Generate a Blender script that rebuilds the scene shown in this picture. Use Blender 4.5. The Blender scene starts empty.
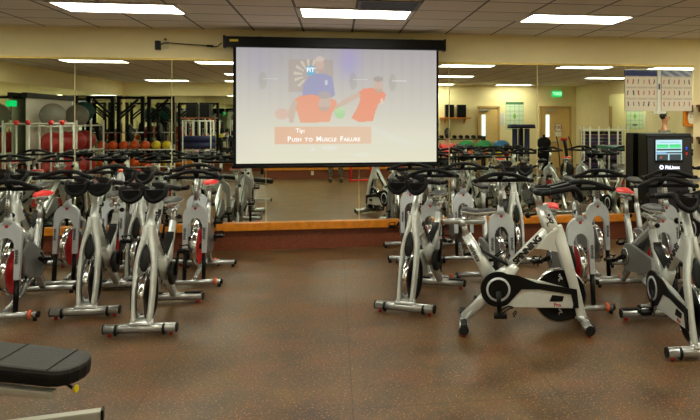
import bpy, bmesh, math, random
from mathutils import Vector, Matrix
random.seed(7)
PI=math.pi; R=math.radians
col=bpy.context.scene.collection
# ------------------------------------------------------------------ materials
def nt(name):
    m=bpy.data.materials.new(name); m.use_nodes=True
    return m,m.node_tree,m.node_tree.nodes['Principled BSDF']
def lin(c): return tuple(((v/255)/12.92 if v/255<=.04045 else ((v/255+.055)/1.055)**2.4) for v in c)
def mat(name,rgb,rough=.5,metal=0.,noise=.06,scale=30,bump=0.,coat=0.):
    m,t,b=nt(name); c=lin(rgb)
    n=t.nodes.new('ShaderNodeTexNoise'); n.inputs['Scale'].default_value=scale; n.inputs['Detail'].default_value=3
    tc=t.nodes.new('ShaderNodeTexCoord'); t.links.new(tc.outputs['Object'],n.inputs['Vector'])
    r=t.nodes.new('ShaderNodeValToRGB'); r.color_ramp.elements[0].position=.3; r.color_ramp.elements[1].position=.7
    r.color_ramp.elements[0].color=tuple(v*(1-noise) for v in c)+(1,)
    r.color_ramp.elements[1].color=tuple(min(1,v*(1+noise)) for v in c)+(1,)
    t.links.new(n.outputs['Fac'],r.inputs['Fac']); t.links.new(r.outputs['Color'],b.inputs['Base Color'])
    b.inputs['Roughness'].default_value=rough; b.inputs['Metallic'].default_value=metal
    if coat: b.inputs['Coat Weight'].default_value=coat
    if bump:
        bp=t.nodes.new('ShaderNodeBump'); bp.inputs['Strength'].default_value=bump; bp.inputs['Distance'].default_value=.004
        t.links.new(n.outputs['Fac'],bp.inputs['Height']); t.links.new(bp.outputs['Normal'],b.inputs['Normal'])
    return m
def emit(name,rgb,s):
    m=bpy.data.materials.new(name); m.use_nodes=True; t=m.node_tree; t.nodes.clear()
    e=t.nodes.new('ShaderNodeEmission'); e.inputs[0].default_value=lin(rgb)+(1,); e.inputs[1].default_value=s
    o=t.nodes.new('ShaderNodeOutputMaterial'); t.links.new(e.outputs[0],o.inputs[0]); return m
M=dict(
 wall=mat('cream wall paint',(240,224,172),.7,noise=.03,scale=3,bump=.05),
 silver=mat('silver painted tube',(190,192,188),.27,.7,.04),
 pearl=mat('pearl grey frame paint',(216,219,212),.28,.35,.03),
 white=mat('white arch paint',(200,205,208),.32,.3,.03),
 chrome=mat('chrome',(215,215,215),.12,1.,.02),
 steel=mat('brushed steel',(190,190,184),.28,.9,.05),
 black=mat('black plastic',(9,9,9),.42,0,.1,40),
 rubber=mat('black rubber grip',(11,11,11),.55,0,.15,80,.2),
 dark=mat('dark grey plastic',(28,28,27),.45,0,.08),
 fly=mat('black flywheel',(12,12,12),.35,.3,.1),
 flyred=mat('red flywheel disc',(190,22,24),.35,.1,.05),
 flygrey=mat('grey flywheel disc',(120,120,116),.35,.6,.05),
 shroud=mat('grey shroud plastic',(120,121,118),.4,.2,.05),
 red=mat('red vinyl',(225,40,38),.4,0,.06),
 seatgrey=mat('grey saddle vinyl',(66,66,64),.45,0,.08),
 seatlight=mat('pale saddle shell',(196,194,182),.4,0,.05),
 orange=mat('orange plastic',(222,96,52),.4),
 logored=mat('red emblem',(170,24,32),.4),
 ink=mat('black lettering',(12,12,12),.5),
 whiteink=mat('white lettering',(235,235,235),.5),
 vinyl=mat('black bench vinyl',(52,50,46),.5,0,.12,60,.3),
 vinylside=mat('black bench side vinyl',(14,14,14),.5,0,.1,60,.2),
 seam=mat('seam thread',(22,22,22),.7),
 frame=mat('warm white frame paint',(190,186,170),.35,.35,.04),
 yellow=mat('yellow plastic',(222,196,20),.4),
 ledge=mat('orange stained wood',(214,128,24),.4,0,.18,14,.1,.3),
 wood=mat('reddish brown wood',(120,66,36),.45,0,.2,12),
 doorwood=mat('light birch door',(222,186,116),.4,0,.06,8),
 doorframe=mat('tan door frame',(196,160,98),.5),
 glassy=emit('daylit door glass',(225,238,240),.75),
 screenblack=mat('black screen border',(8,8,8),.8),
 housing=mat('black screen housing',(5,5,5),.4),
 clear=mat('white rack paint',(225,226,214),.4),
 matblack=mat('black powder coat',(7,7,8),.5),
 ballgrey=mat('grey ball vinyl',(128,124,112),.5,0,.05),
 ballred=mat('red ball vinyl',(165,40,38),.4,0,.05),
 ballorange=mat('orange ball vinyl',(226,92,30),.5),
 ballyellow=mat('yellow ball vinyl',(226,202,40),.5),
 ballgreen=mat('green ball vinyl',(28,140,70),.5),
 ballteal=mat('teal vinyl',(20,84,78),.5),
 ballblue=mat('blue vinyl',(40,110,160),.5),
 navy=mat('navy vinyl',(34,44,84),.6),
 purple=mat('purple foam',(76,44,88),.8),
 skin=mat('skin',(196,140,108),.5),
 hair=mat('dark hair',(24,18,15),.6,0,.3,90),
 pink=mat('pink shirt cloth',(240,84,84),.8,0,.08),
 greyshirt=mat('grey shirt cloth',(128,128,118),.8,0,.08),
 camo=mat('mottled grey trousers',(92,92,78),.8,0,.6,14),
 trousers=mat('black trousers',(22,22,24),.8),
 shoe=mat('dark shoe',(26,24,22),.6),
 paper=mat('white paper',(232,230,215),.7,0,.01),
 plate=mat('ivory switch plate',(214,204,160),.5),
 trimgold=mat('brass mirror channel',(222,190,96),.4,.3),
 grille=mat('ceiling vent grille',(96,90,80),.6),
 lampmetal=mat('white lamp frame',(214,210,196),.5),
)
for k in ('black','rubber','dark','matblack','vinyl','vinylside','housing','fly','screenblack','seam'):
    M[k].node_tree.nodes['Principled BSDF'].inputs['Specular IOR Level'].default_value=.22
# mirror
m,t,b=nt('mirror glass'); b.inputs['Base Color'].default_value=(.83,.87,.76,1); b.inputs['Metallic'].default_value=1; b.inputs['Roughness'].default_value=.0
M['mirror']=m
# bottle
m,t,b=nt('clear bottle plastic'); b.inputs['Base Color'].default_value=(.8,.86,.88,1); b.inputs['Roughness'].default_value=.15; b.inputs['Alpha'].default_value=.8; M['bottle']=m
M['lens']=emit('fluorescent lens',(250,250,232),7.0)
M['led']=emit('green exit letters',(30,230,120),1.1)
M['logoglow']=emit('backlit white logo',(230,235,255),.8)
M['blueglow']=emit('blue indicator',(60,90,255),.4)
def math_node(t,op,a,bv=None):
    n=t.nodes.new('ShaderNodeMath'); n.operation=op
    for i,v in enumerate((a,bv)):
        if v is None: continue
        if isinstance(v,(int,float)): n.inputs[i].default_value=v
        else: t.links.new(v,n.inputs[i])
    return n.outputs[0]
def lines(t,coord,off,pitch,width):
    s=math_node(t,'DIVIDE',math_node(t,'SUBTRACT',coord,off),pitch)
    f=math_node(t,'FRACT',math_node(t,'ADD',s,100.5))
    dd=math_node(t,'ABSOLUTE',math_node(t,'SUBTRACT',f,.5))
    return math_node(t,'LESS_THAN',dd,width/pitch/2)
def mixc(t,fac,a,b):
    n=t.nodes.new('ShaderNodeMix'); n.data_type='RGBA'
    for k,v in ((0,fac),(6,a),(7,b)):
        if isinstance(v,(int,float,tuple)): n.inputs[k].default_value=v
        else: t.links.new(v,n.inputs[k])
    return n.outputs[2]
# ceiling tiles
GX,GY,GP=.215,7.665,.61
m,t,b=nt('suspended ceiling tiles')
tc=t.nodes.new('ShaderNodeTexCoord'); sx=t.nodes.new('ShaderNodeSeparateXYZ'); t.links.new(tc.outputs['Object'],sx.inputs[0])
gx=lines(t,sx.outputs[0],GX,GP,.026); gy=lines(t,sx.outputs[1],GY,GP,.026)
g=math_node(t,'MAXIMUM',gx,gy)
vor=t.nodes.new('ShaderNodeTexNoise'); vor.inputs['Scale'].default_value=60; vor.inputs['Detail'].default_value=4
t.links.new(tc.outputs['Object'],vor.inputs['Vector'])
wn=t.nodes.new('ShaderNodeTexWhiteNoise'); wn.noise_dimensions='2D'
cx=t.nodes.new('ShaderNodeCombineXYZ')
t.links.new(math_node(t,'FLOOR',math_node(t,'DIVIDE',math_node(t,'SUBTRACT',sx.outputs[0],GX),GP)),cx.inputs[0])
t.links.new(math_node(t,'FLOOR',math_node(t,'DIVIDE',math_node(t,'SUBTRACT',sx.outputs[1],GY),GP)),cx.inputs[1])
t.links.new(cx.outputs[0],wn.inputs[0])
tile=mixc(t,vor.outputs['Fac'],lin((226,216,204))+(1,),lin((244,236,224))+(1,))
tile=mixc(t,math_node(t,'MULTIPLY',wn.outputs[0],.3),tile,lin((210,200,184))+(1,))
t.links.new(mixc(t,g,tile,lin((120,110,98))+(1,)),b.inputs['Base Color']); b.inputs['Roughness'].default_value=.85
M['ceiling']=m
# floor rubber
m,t,b=nt('speckled brown rubber floor')
tc=t.nodes.new('ShaderNodeTexCoord'); sx=t.nodes.new('ShaderNodeSeparateXYZ'); t.links.new(tc.outputs['Object'],sx.inputs[0])
n1=t.nodes.new('ShaderNodeTexNoise'); n1.inputs['Scale'].default_value=2.2; n1.inputs['Detail'].default_value=7; n1.inputs['Roughness'].default_value=.65
n2=t.nodes.new('ShaderNodeTexNoise'); n2.inputs['Scale'].default_value=75; n2.inputs['Detail'].default_value=2
n3=t.nodes.new('ShaderNodeTexNoise'); n3.inputs['Scale'].default_value=2.6; n3.inputs['Detail'].default_value=7
for n in (n1,n2,n3): t.links.new(tc.outputs['Object'],n.inputs['Vector'])
def ramp(t,fac,a,b_,ca=(0,0,0,1),cb=(1,1,1,1)):
    r=t.nodes.new('ShaderNodeValToRGB'); r.color_ramp.elements[0].position=a; r.color_ramp.elements[1].position=b_
    r.color_ramp.elements[0].color=ca; r.color_ramp.elements[1].color=cb; t.links.new(fac,r.inputs[0]); return r.outputs[0]
base=ramp(t,n1.outputs['Fac'],.35,.68,lin((66,47,26))+(1,),lin((110,84,50))+(1,))
base=mixc(t,math_node(t,'MULTIPLY',ramp(t,n3.outputs['Fac'],.50,.62),.4),base,lin((118,70,36))+(1,))
sp=ramp(t,n2.outputs['Fac'],.61,.67)
base=mixc(t,sp,base,lin((190,130,72))+(1,))
sp2=ramp(t,n2.outputs['Fac'],.30,.36,(1,1,1,1),(0,0,0,1))
base=mixc(t,math_node(t,'MULTIPLY',sp2,.6),base,lin((50,34,24))+(1,))
sl=math_node(t,'MAXIMUM',lines(t,sx.outputs[0],.1,1.22,.008),lines(t,sx.outputs[1],.3,1.22,.008))
base=mixc(t,math_node(t,'MULTIPLY',sl,.55),base,lin((48,32,22))+(1,))
t.links.new(base,b.inputs['Base Color'])
t.links.new(ramp(t,n1.outputs['Fac'],.3,.7,(.34,.34,.34,1),(.50,.50,.50,1)),b.inputs['Roughness'])
bp=t.nodes.new('ShaderNodeBump'); bp.inputs['Strength'].default_value=.25; bp.inputs['Distance'].default_value=.003
t.links.new(n2.outputs['Fac'],bp.inputs['Height']); t.links.new(bp.outputs[0],b.inputs['Normal'])
b.inputs['Specular IOR Level'].default_value=.36
M['floor']=m
M['rubberbase']=mat('brown rubber wall base',(118,58,30),.5,0,.35,70)
# painted sheet (colours per vertex)
def painted(name,glow=None,rough=.6):
    m,t,b=nt(name); a=t.nodes.new('ShaderNodeVertexColor'); a.layer_name='Col'
    if glow is None:
        t.links.new(a.outputs[0],b.inputs['Base Color'])
    else:
        b.inputs['Base Color'].default_value=(.05,.05,.05,1)
        t.links.new(a.outputs[0],b.inputs['Emission Color']); b.inputs['Emission Strength'].default_value=glow
    b.inputs['Roughness'].default_value=rough; return m
M['print']=painted('printed sheet'); M['picture']=painted('projected picture',.41,.9); M['display']=painted('kiosk display',.55,.3)
# ------------------------------------------------------------------ mesh builder
def catmull(P,n=6,closed=False):
    P=[Vector(p) for p in P]; out=[]; N=len(P)
    rng=range(N) if closed else range(N-1)
    for i in rng:
        if closed: a,b_,c,d=P[(i-1)%N],P[i],P[(i+1)%N],P[(i+2)%N]
        else: a,b_,c,d=P[max(i-1,0)],P[i],P[i+1],P[min(i+2,N-1)]
        for k in range(n):
            u=k/n; out.append(.5*((2*b_)+(c-a)*u+(2*a-5*b_+4*c-d)*u*u+(3*b_-a-3*c+d)*u**3))
    if not closed: out.append(P[-1])
    return out
class MB:
    def __init__(s): s.bm=bmesh.new(); s.smooth=[]
    def _face(s,vs,sm=False):
        try: f=s.bm.faces.new(vs); f.smooth=sm; return f
        except ValueError: return None
    def box(s,c,d,rot=None,bev=0):
        g=bmesh.ops.create_cube(s.bm,size=1)
        mt=Matrix.Translation(c)@(rot.to_4x4() if rot else Matrix())@Matrix.Diagonal((d[0],d[1],d[2],1))
        bmesh.ops.transform(s.bm,matrix=mt,verts=g['verts'])
        if bev:
            es=list({e for v in g['verts'] for e in v.link_edges})
            bmesh.ops.bevel(s.bm,geom=es,offset=bev,segments=2,affect='EDGES',profile=.7)
        return s
    def rings(s,rings,closed=False,caps=True,sm=True):
        V=[[s.bm.verts.new(p) for p in r] for r in rings]; n=len(V[0])
        m=len(V)
        for i in range(m if closed else m-1):
            a=V[i]; b_=V[(i+1)%m]
            for k in range(n): s._face((a[k],a[(k+1)%n],b_[(k+1)%n],b_[k]),sm)
        if caps and not closed:
            s._face(list(reversed(V[0]))); s._face(V[-1])
        return s
    def tube(s,pts,r,seg=10,smooth=0,closed=False,flat=1.0,caps=True):
        P=catmull(pts,smooth,closed) if smooth else [Vector(p) for p in pts]
        N=len(P); rings=[]; up=None
        for i in range(N):
            if closed: tg=P[(i+1)%N]-P[(i-1)%N]
            else: tg=P[min(i+1,N-1)]-P[max(i-1,0)]
            tg.normalize()
            if up is None:
                up=Vector((0,0,1)) if abs(tg.z)<.9 else Vector((1,0,0))
            sd=tg.cross(up).normalized(); up=sd.cross(tg).normalized()
            rr=r if not isinstance(r,(list,tuple)) else r[0]+(r[1]-r[0])*i/(N-1)
            rings.append([P[i]+sd*math.cos(2*PI*k/seg)*rr+up*math.sin(2*PI*k/seg)*rr*flat for k in range(seg)])
        return s.rings(rings,closed,caps)
    def beam(s,pts,a,b_,smooth=0,seg=14,p=3.0):
        """rounded beam in a YZ plane: a half width along x, b half depth"""
        n=len(pts)
        A=a if isinstance(a,(list,tuple)) else [a]*n; B=b_ if isinstance(b_,(list,tuple)) else [b_]*n
        if smooth:
            q=catmull([(x,A[i],B[i]) for i,x in enumerate([0]*n)],smooth); A=[v.y for v in q]; B=[v.z for v in q]
            P=catmull(pts,smooth)
        else: P=[Vector(x) for x in pts]
        N=len(P); rings=[]; X=Vector((1,0,0))
        for i in range(N):
            tg=(P[min(i+1,N-1)]-P[max(i-1,0)]); tg.normalize()
            nn=X.cross(tg).normalized(); sd=tg.cross(nn).normalized(); ring=[]
            for k in range(seg):
                th=2*PI*k/seg; c,s_=math.cos(th),math.sin(th)
                ring.append(P[i]+sd*(math.copysign(abs(c)**(2/p),c)*A[i])+nn*(math.copysign(abs(s_)**(2/p),s_)*B[i]))
            rings.append(ring)
        return s.rings(rings)
    def lathe(s,prof,c,axis='Z',seg=24,caps=True):
        """prof list of (radius, height)"""
        rings=[]
        for r,h in prof:
            ring=[]
            for k in range(seg):
                a=2*PI*k/seg; u,v=r*math.cos(a),r*math.sin(a)
                q={'Z':(u,v,h),'X':(h,u,v),'Y':(v,h,u)}[axis]
                ring.append(Vector(c)+Vector(q))
            rings.append(ring)
        return s.rings(rings,caps=caps)
    def ball(s,c,r,seg=20,sc=(1,1,1)):
        g=bmesh.ops.create_uvsphere(s.bm,u_segments=seg,v_segments=max(6,seg//2),radius=r)
        bmesh.ops.transform(s.bm,matrix=Matrix.Translation(c)@Matrix.Diagonal((*sc,1)),verts=g['verts'])
        for v in g['verts']:
            for f in v.link_faces: f.smooth=True
        return s
    def prism(s,poly,lo,hi,axis='X',bev=0):
        """poly of 2D points; axis X -> (y,z), Y -> (x,z), Z -> (x,y)"""
        def q(p,h): return {'X':(h,p[0],p[1]),'Y':(p[0],h,p[1]),'Z':(p[0],p[1],h)}[axis]
        a=[s.bm.verts.new(q(p,lo)) for p in poly]; b_=[s.bm.verts.new(q(p,hi)) for p in poly]; n=len(poly)
        fs=[s._face(a),s._face(list(reversed(b_)))]
        for k in range(n): fs.append(s._face((a[k],b_[k],b_[(k+1)%n],a[(k+1)%n])))
        if bev:
            es={e for f in fs[:2] if f for e in f.edges}
            bmesh.ops.bevel(s.bm,geom=list(es),offset=bev,segments=2,affect='EDGES',profile=.7)
        return s
    def build(s,name,m,parent=None):
        bmesh.ops.recalc_face_normals(s.bm,faces=s.bm.faces)
        me=bpy.data.meshes.new(name); s.bm.to_mesh(me); s.bm.free()
        me.materials.append(M[m] if isinstance(m,str) else m)
        o=bpy.data.objects.new(name,me); col.objects.link(o); o.parent=parent; return o
def tag(o,label=None,cat=None,group=None,kind=None):
    for k,v in (('label',label),('category',cat),('group',group),('kind',kind)):
        if v: o[k]=v
    return o
def thing(name,label,cat,loc=(0,0,0),rz=0,group=None):
    o=bpy.data.objects.new(name,None); col.objects.link(o); o.location=loc; o.rotation_euler=(0,0,rz); o.empty_display_size=.1
    return tag(o,label,cat,group)
def copy_tree(o,parent=None):
    c=o.copy(); col.objects.link(c); c.parent=parent
    for ch in list(o.children): copy_tree(ch,c)
    return c
def dup(o,loc,rz,label,group=None):
    c=copy_tree(o); c.location=loc; c.rotation_euler=(0,0,rz); c['label']=label
    if group: c['group']=group
    return c
def struct(o): o['kind']='structure'; return o
def lettering(name,body,size,m,parent,mw,depth=.001,align='CENTER',space=1.0,bold=0):
    """flat letters turned into a mesh; mw is the local matrix (text faces its +Z)"""
    cu=bpy.data.curves.new(name,'FONT'); cu.body=body; cu.size=size; cu.extrude=depth; cu.align_x=align; cu.align_y='CENTER'; cu.space_character=space; cu.offset=bold
    cu.resolution_u=3
    tmp=bpy.data.objects.new(name+'_t',cu); col.objects.link(tmp)
    dg=bpy.context.evaluated_depsgraph_get(); me=bpy.data.meshes.new_from_object(tmp.evaluated_get(dg))
    bpy.data.objects.remove(tmp); bpy.data.curves.remove(cu)
    me.transform(mw); me.materials.clear(); me.materials.append(M[m] if isinstance(m,str) else m)
    o=bpy.data.objects.new(name,me); col.objects.link(o); o.parent=parent; return o
def basis(x,y,origin):
    x=Vector(x).normalized(); y=Vector(y); y=(y-x*y.dot(x)).normalized(); z=x.cross(y)
    return Matrix(((x.x,y.x,z.x,origin[0]),(x.y,y.y,z.y,origin[1]),(x.z,y.z,z.z,origin[2]),(0,0,0,1)))
def sheet(name,W,Hh,nx,ny,fn,m,parent,origin,xa=(1,0,0),thick=.003,outward=(0,-1,0)):
    """painted sheet with thickness; fn(u,v) u 0..1 left to right, v 0..1 bottom to top -> sRGB"""
    bm=bmesh.new(); X=Vector(xa); O=Vector(origin); N=Vector(outward)
    V=[[bm.verts.new(O+X*(W*(i/nx-.5))+Vector((0,0,Hh*(j/ny-.5)))+N*thick) for i in range(nx+1)] for j in range(ny+1)]
    for j in range(ny):
        for i in range(nx): bm.faces.new((V[j][i],V[j][i+1],V[j+1][i+1],V[j+1][i]))
    if bm.faces[:] :
        bm.faces.ensure_lookup_table(); bm.normal_update()
        if bm.faces[0].normal.dot(N)<0: bmesh.ops.reverse_faces(bm,faces=bm.faces[:])
    edge=[V[0][i] for i in range(nx+1)]+[V[j][nx] for j in range(1,ny+1)]+[V[ny][i] for i in range(nx-1,-1,-1)]+[V[j][0] for j in range(ny-1,0,-1)]
    back=[bm.verts.new(v.co-N*thick) for v in edge]; n=len(edge)
    for k in range(n): bm.faces.new((edge[k],edge[(k+1)%n],back[(k+1)%n],back[k]))
    me=bpy.data.meshes.new(name); bm.to_mesh(me); bm.free()
    ca=me.color_attributes.new('Col','FLOAT_COLOR','POINT'); k=0
    for j in range(ny+1):
        for i in range(nx+1):
            ca.data[k].color=lin(fn(i/nx,j/ny))+(1,); k+=1
    for q in range(n): ca.data[k].color=(.3,.3,.3,1); k+=1
    me.materials.append(M[m]); o=bpy.data.objects.new(name,me); col.objects.link(o); o.parent=parent; return o
# ------------------------------------------------------------------ the room
YW=9.01; XL,XR=-6.4,8.1; YB=-4.5; CH=2.77; MZ0,MZ1=.345,2.38
def slab(name,x0,x1,y0,y1,z0,z1,m): return struct(MB().box(((x0+x1)/2,(y0+y1)/2,(z0+z1)/2),(x1-x0,y1-y0,z1-z0)).build(name,m))
slab('floor',XL,XR,YB,YW,-.1,0,'floor')
slab('ceiling',XL,XR,YB,YW,CH,CH+.1,'ceiling')
slab('wall_front',XL-.12,XR+.12,YW,YW+.12,-.1,CH+.1,'wall')
slab('wall_left',XL-.12,XL,YB,YW,-.1,CH+.1,'wall')
slab('wall_right',XR,XR+.12,YB,YW,-.1,CH+.1,'wall')
slab('wall_back',XL-.12,XR+.12,YB-.12,YB,-.1,CH+.1,'wall')
# protruding bay of the back wall
slab('wall_bay',-1.9,1.95,YB,-1.55,0,CH,'wall')
slab('baseboard_bay',-1.92,1.97,-1.55,-1.53,0,.235,'rubberbase')
slab('trim_bay',-1.92,1.97,-1.55,-1.49,.235,.335,'ledge')
# front wall base, ledge and mirror channel
slab('baseboard_front',XL,XR,YW-.03,YW,0,.25,'rubberbase')
struct(MB().box(((XL+XR)/2,YW-.04,.297),(XR-XL,.08,.095),bev=.006).build('trim_front','ledge'))
slab('trim_mirror',XL,4.975,YW-.012,YW,MZ1,MZ1+.022,'trimgold')
slab('baseboard_left',XL,XL+.02,YB,YW-.1,0,.25,'rubberbase'); slab('trim_left',XL,XL+.06,YB,YW-.1,.25,.345,'ledge')
slab('baseboard_back',XL+.1,-1.95,YB,YB+.02,0,.25,'rubberbase'); slab('trim_back',XL+.1,-1.95,YB,YB+.06,.25,.345,'ledge')
slab('baseboard_right',XR-.02,XR,YB+.1,YW-.1,0,.12,'rubberbase')
seams=[XL+.02,-5.40,-4.25,-3.115,-1.996,-.863,.307,1.489,2.694,3.953,4.97]
where=['at the far left beyond the frame','beyond the left edge of the photo','at the left edge, reflecting two grey balls',
 'reflecting the black squat racks','left of the projection screen, reflecting the wall speakers','behind the left half of the projection screen',
 'behind the middle of the projection screen','behind the right half of the projection screen','just right of the screen, reflecting the green wall chart',
 'reflecting the exit door and green exit sign','at the right end, behind the two posters']
for i in range(len(seams)-1):
    a,b_=seams[i]+.005,seams[i+1]-.005
    o=MB().box(((a+b_)/2,YW-.004,(MZ0+MZ1)/2),(b_-a,.008,MZ1-MZ0-.002)).build('wall_mirror','mirror')
    tag(o,'front wall mirror panel '+where[i+1],'mirror','front wall mirror panels')
def mirrorwall(x0,x1,y0,y1,lab):
    tag(MB().box(((x0+x1)/2,(y0+y1)/2,(.345+2.38)/2),(abs(x1-x0),abs(y1-y0),2.03)).build('wall_mirror','mirror'),lab,'mirror','mirrors on the other walls')
for k in range(6):
    mirrorwall(XL,XL+.008,YB+.1+k*2.2,YB+.1+k*2.2+2.194,['mirror panel on the left wall nearest the back corner','second mirror panel on the left wall from the back','third mirror panel on the left wall from the back','fourth mirror panel on the left wall from the back','fifth mirror panel on the left wall from the back','mirror panel on the left wall nearest the front mirrors'][k])
for k in range(3): mirrorwall(XL+.05+k*1.47,XL+.05+k*1.47+1.464,YB,YB+.008,['mirror on the back wall in the corner behind the squat racks','mirror on the back wall behind the middle squat rack','mirror on the back wall behind the white rack'][k])
mirrorwall(XR-.008,XR,-1.6,.9,'mirror on the right wall reflecting the exit door')
# ceiling lights and vent
LX=[-4.56,-2.12,.215,2.64,5.08,7.4]; LY=[7.36,3.80,.20,-3.4]
LL={(2,0):'recessed fluorescent ceiling light above the projection screen',(1,0):'recessed fluorescent ceiling light at upper left, above the wall plug',(3,0):'recessed fluorescent ceiling light at upper right, left of the posters'}
xn=['leftmost','second from left','third from left','third from right','second from right','rightmost']; yn=['nearest the front mirrors','in the second row from the front mirrors','in the third row, over the photographer','in the row by the back wall']
proto=None
LROW=[[(x,7.36) for x in LX],[(-4.56,3.8),(-2.12,3.8),(.215,3.8),(2.72,3.8),(5.3,3.8),(7.4,3.8)],[None,(-2.12,.2),(.215,.2),(3.0,.2),None,(7.3,.2)],[(-4.78,-3.0),(-2.6,-3.0),None,(3.2,-3.9),(5.76,-3.9),None]]
for j,row in enumerate(LROW):
    for i,q in enumerate(row):
        if q is None: continue
        x,y=q
        lab=LL.get((i,j),'fluorescent ceiling light, %s %s'%(xn[i],yn[j]))
        if proto is None:
            proto=thing('ceiling_light',lab,'light',(x,y,CH),0,'ceiling lights')
            f=MB()
            for sx_ in (-1,1): f.box((sx_*.58,0,-.006),(.05,.61,.016))
            for sy_ in (-1,1): f.box((0,sy_*.292,-.006),(1.164,.026,.016))
            f.build('frame','lampmetal',proto)
            MB().box((0,0,-.004),(1.11,.558,.012)).build('diffuser','lens',proto)
        else: dup(proto,(x,y,CH),0,lab)
v=thing('ceiling_vent','square return air vent in the ceiling beside the middle light','vent',(.52,6.825,CH))
f=MB()
for s_ in (-1,1): f.box((s_*.285,0,-.004),(.03,.6,.012)); f.box((0,s_*.285,-.004),(.54,.03,.012))
f.build('frame','grille',v)
f=MB()
for k in range(22): f.box((0,-.26+k*.0248,-.003),(.54,.014,.006))
f.build('louvre','dark',v)
# ------------------------------------------------------------------ projection screen
SY=8.75
ps=thing('projection_screen','wide pull-down projection screen showing an orange workout tip slide','screen',(0.04,SY,1.05))
cx=-.008+0
f=MB().box((-.008,0,1.542),(2.70,.13,.13),bev=.012)
f.box((-1.366,0,1.542),(.02,.15,.15)).box((1.345,0,1.542),(.02,.15,.15)).build('housing','housing',ps)
MB().box((-1.25,-.067,1.555),(.10,.004,.028)).build('maker_plate','yellow',ps)
for x in (-.95,.93):
    MB().box((x,.12,1.60),(.05,.26,.03)).box((x,.245,1.56),(.06,.012,.12)).build('mounting_bracket','matblack',ps)
MB().box((-.0,0.012,.755),(2.54,.006,1.50)).build('screen_fabric','screenblack',ps)
MB().tube([(-1.28,0,.012),(1.28,0,.012)],.018,12).build('bottom_bar','housing',ps)
def ell(u,v,cx,cy,rx,ry,rot=0):
    x=u-cx; y=v-cy
    if rot: c,s=math.cos(rot),math.sin(rot); x,y=x*c+y*s,-x*s+y*c
    return (x/rx)**2+(y/ry)**2
def inpoly(x,y,P):
    r=False; j=len(P)-1
    for i in range(len(P)):
        if (P[i][1]>y)!=(P[j][1]>y) and x<(P[j][0]-P[i][0])*(y-P[i][1])/(P[j][1]-P[i][1])+P[i][0]: r=not r
        j=i
    return r
def mix(a,b,f): f=max(0,min(1,f)); return tuple(a[k]+(b[k]-a[k])*f for k in range(3))
def picture(u,v):
    # coordinates of a 660 x 370 picture, y down
    x=u*660; y=(1-v)*370
    g=(1-v)
    c=mix((164,158,160),(228,224,200),min(1,g*1.25))
    c=mix(c,(214,206,200),.5*max(0,1-x/120)*g)
    # curtain folds
    if y<230: c=mix(c,(150,146,160),.28*max(0,math.sin(x/5.3)+.35*math.sin(x/2.1+1))*(1-y/230))
    c=mix(c,(150,140,215),.75*math.exp(-((x-365)/36)**2-((y-40)/55)**2))
    c=mix(c,(150,150,190),.35*math.exp(-((x-215)/40)**2-((y-110)/60)**2))
    c=mix(c,(132,140,190),.25*math.exp(-((x-70)/50)**2-((y-50)/70)**2))
    # brown poster with rays
    if 165<x<312 and 35<y<140:
        c=mix(c,(156,128,100),.4)
        a=math.atan2(y-85,x-235); rr=math.hypot(x-235,y-85)
        if 22<rr<52 and math.sin(a*14)>.3 and x<262: c=mix(c,(240,226,190),.7)
    # dumbbells on the rear wall
    for bx,by in ((85,105),(378,105),(510,108)):
        if ell(x,y,bx,by,13,28)<1: c=mix(c,(120,122,104),.28)
        if abs(y-by+6)<2 and bx<x<bx+48: c=mix(c,(240,240,240),.7)
    # central standing man, blue shirt
    if inpoly(x,y,[(232,92),(252,80),(285,80),(310,92),(318,150),(308,158),(212,158),(214,120)]): c=mix((120,122,184),(160,160,186),.25+.3*g)
    if ell(x,y,268,54,14,24)<1: c=(204,168,150) if y<66 else (184,150,136)
    if ell(x,y,268,34,14,9)<1: c=(216,192,178)
    if 284<x<294 and 102<y<118: c=(205,212,232)
    # cyan tag
    if inpoly(x,y,[(222,60),(250,54),(253,84),(228,88)]): c=(70,170,214)
    # left bent man
    if inpoly(x,y,[(182,168),(200,155),(240,148),(300,160),(322,168),(326,190),(310,205),(300,238),(205,240),(195,205),(178,190)]): c=mix((244,120,80),(238,158,120),g)
    if inpoly(x,y,[(182,165),(196,172),(190,205),(182,240),(168,240),(166,200)]): c=(200,172,150)
    if ell(x,y,284,178,20,25,.3)<1: c=(200,168,150) if y<188 else (182,150,134)
    if ell(x,y,284,150,22,12)<1: c=(164,150,150)
    # ball
    if ell(x,y,334,205,18,22)<1: c=mix((150,214,136),(196,226,170),max(0,min(1,(215-y)/30)))
    # right man
    if inpoly(x,y,[(395,142),(412,128),(440,126),(470,132),(488,145),(482,168),(462,178),(452,205),(444,235),(398,238),(372,225),(392,190),(402,165)]): c=mix((248,110,70),(242,140,100),g)
    if inpoly(x,y,[(396,140),(404,152),(345,185),(322,196),(318,186),(350,162)]): c=(206,170,146)
    if ell(x,y,462,118,15,25,-.2)<1: c=(206,170,146) if y<128 else (190,150,126)
    if ell(x,y,462,97,17,9)<1: c=(150,138,130)
    if ell(x,y,474,170,5,10)<1: c=(238,206,188)
    if ell(x,y,145,212,22,18)<1: c=mix(c,(226,150,130),.55)
    # light diagonal floor sheen
    if inpoly(x,y,[(440,250),(620,318),(560,322),(420,262)]): c=mix(c,(228,230,222),.4)
    if 122<x<440 and 252<y<308: c=mix((232,170,132),(232,188,152),(x-122)/318)
    for fx,fy,w_ in ((245,325,7),(300,322,26),(410,345,26)):
        if ell(x,y,fx,fy,w_,7)<1: c=mix(c,(236,240,236),.7)
    if g>.85: c=mix(c,(232,228,198),(g-.85)*4)
    return mix(c,mix((192,188,188),(226,224,204),g),.34)
PW,PH=2.475,1.425
sheet('projected_picture',PW,PH,300,172,picture,'picture',ps,(0.005,.008,.765),thick=.006)
T_=lambda x,z,y: basis((1,0,0),(0,0,1),(x,y,z))
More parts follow.
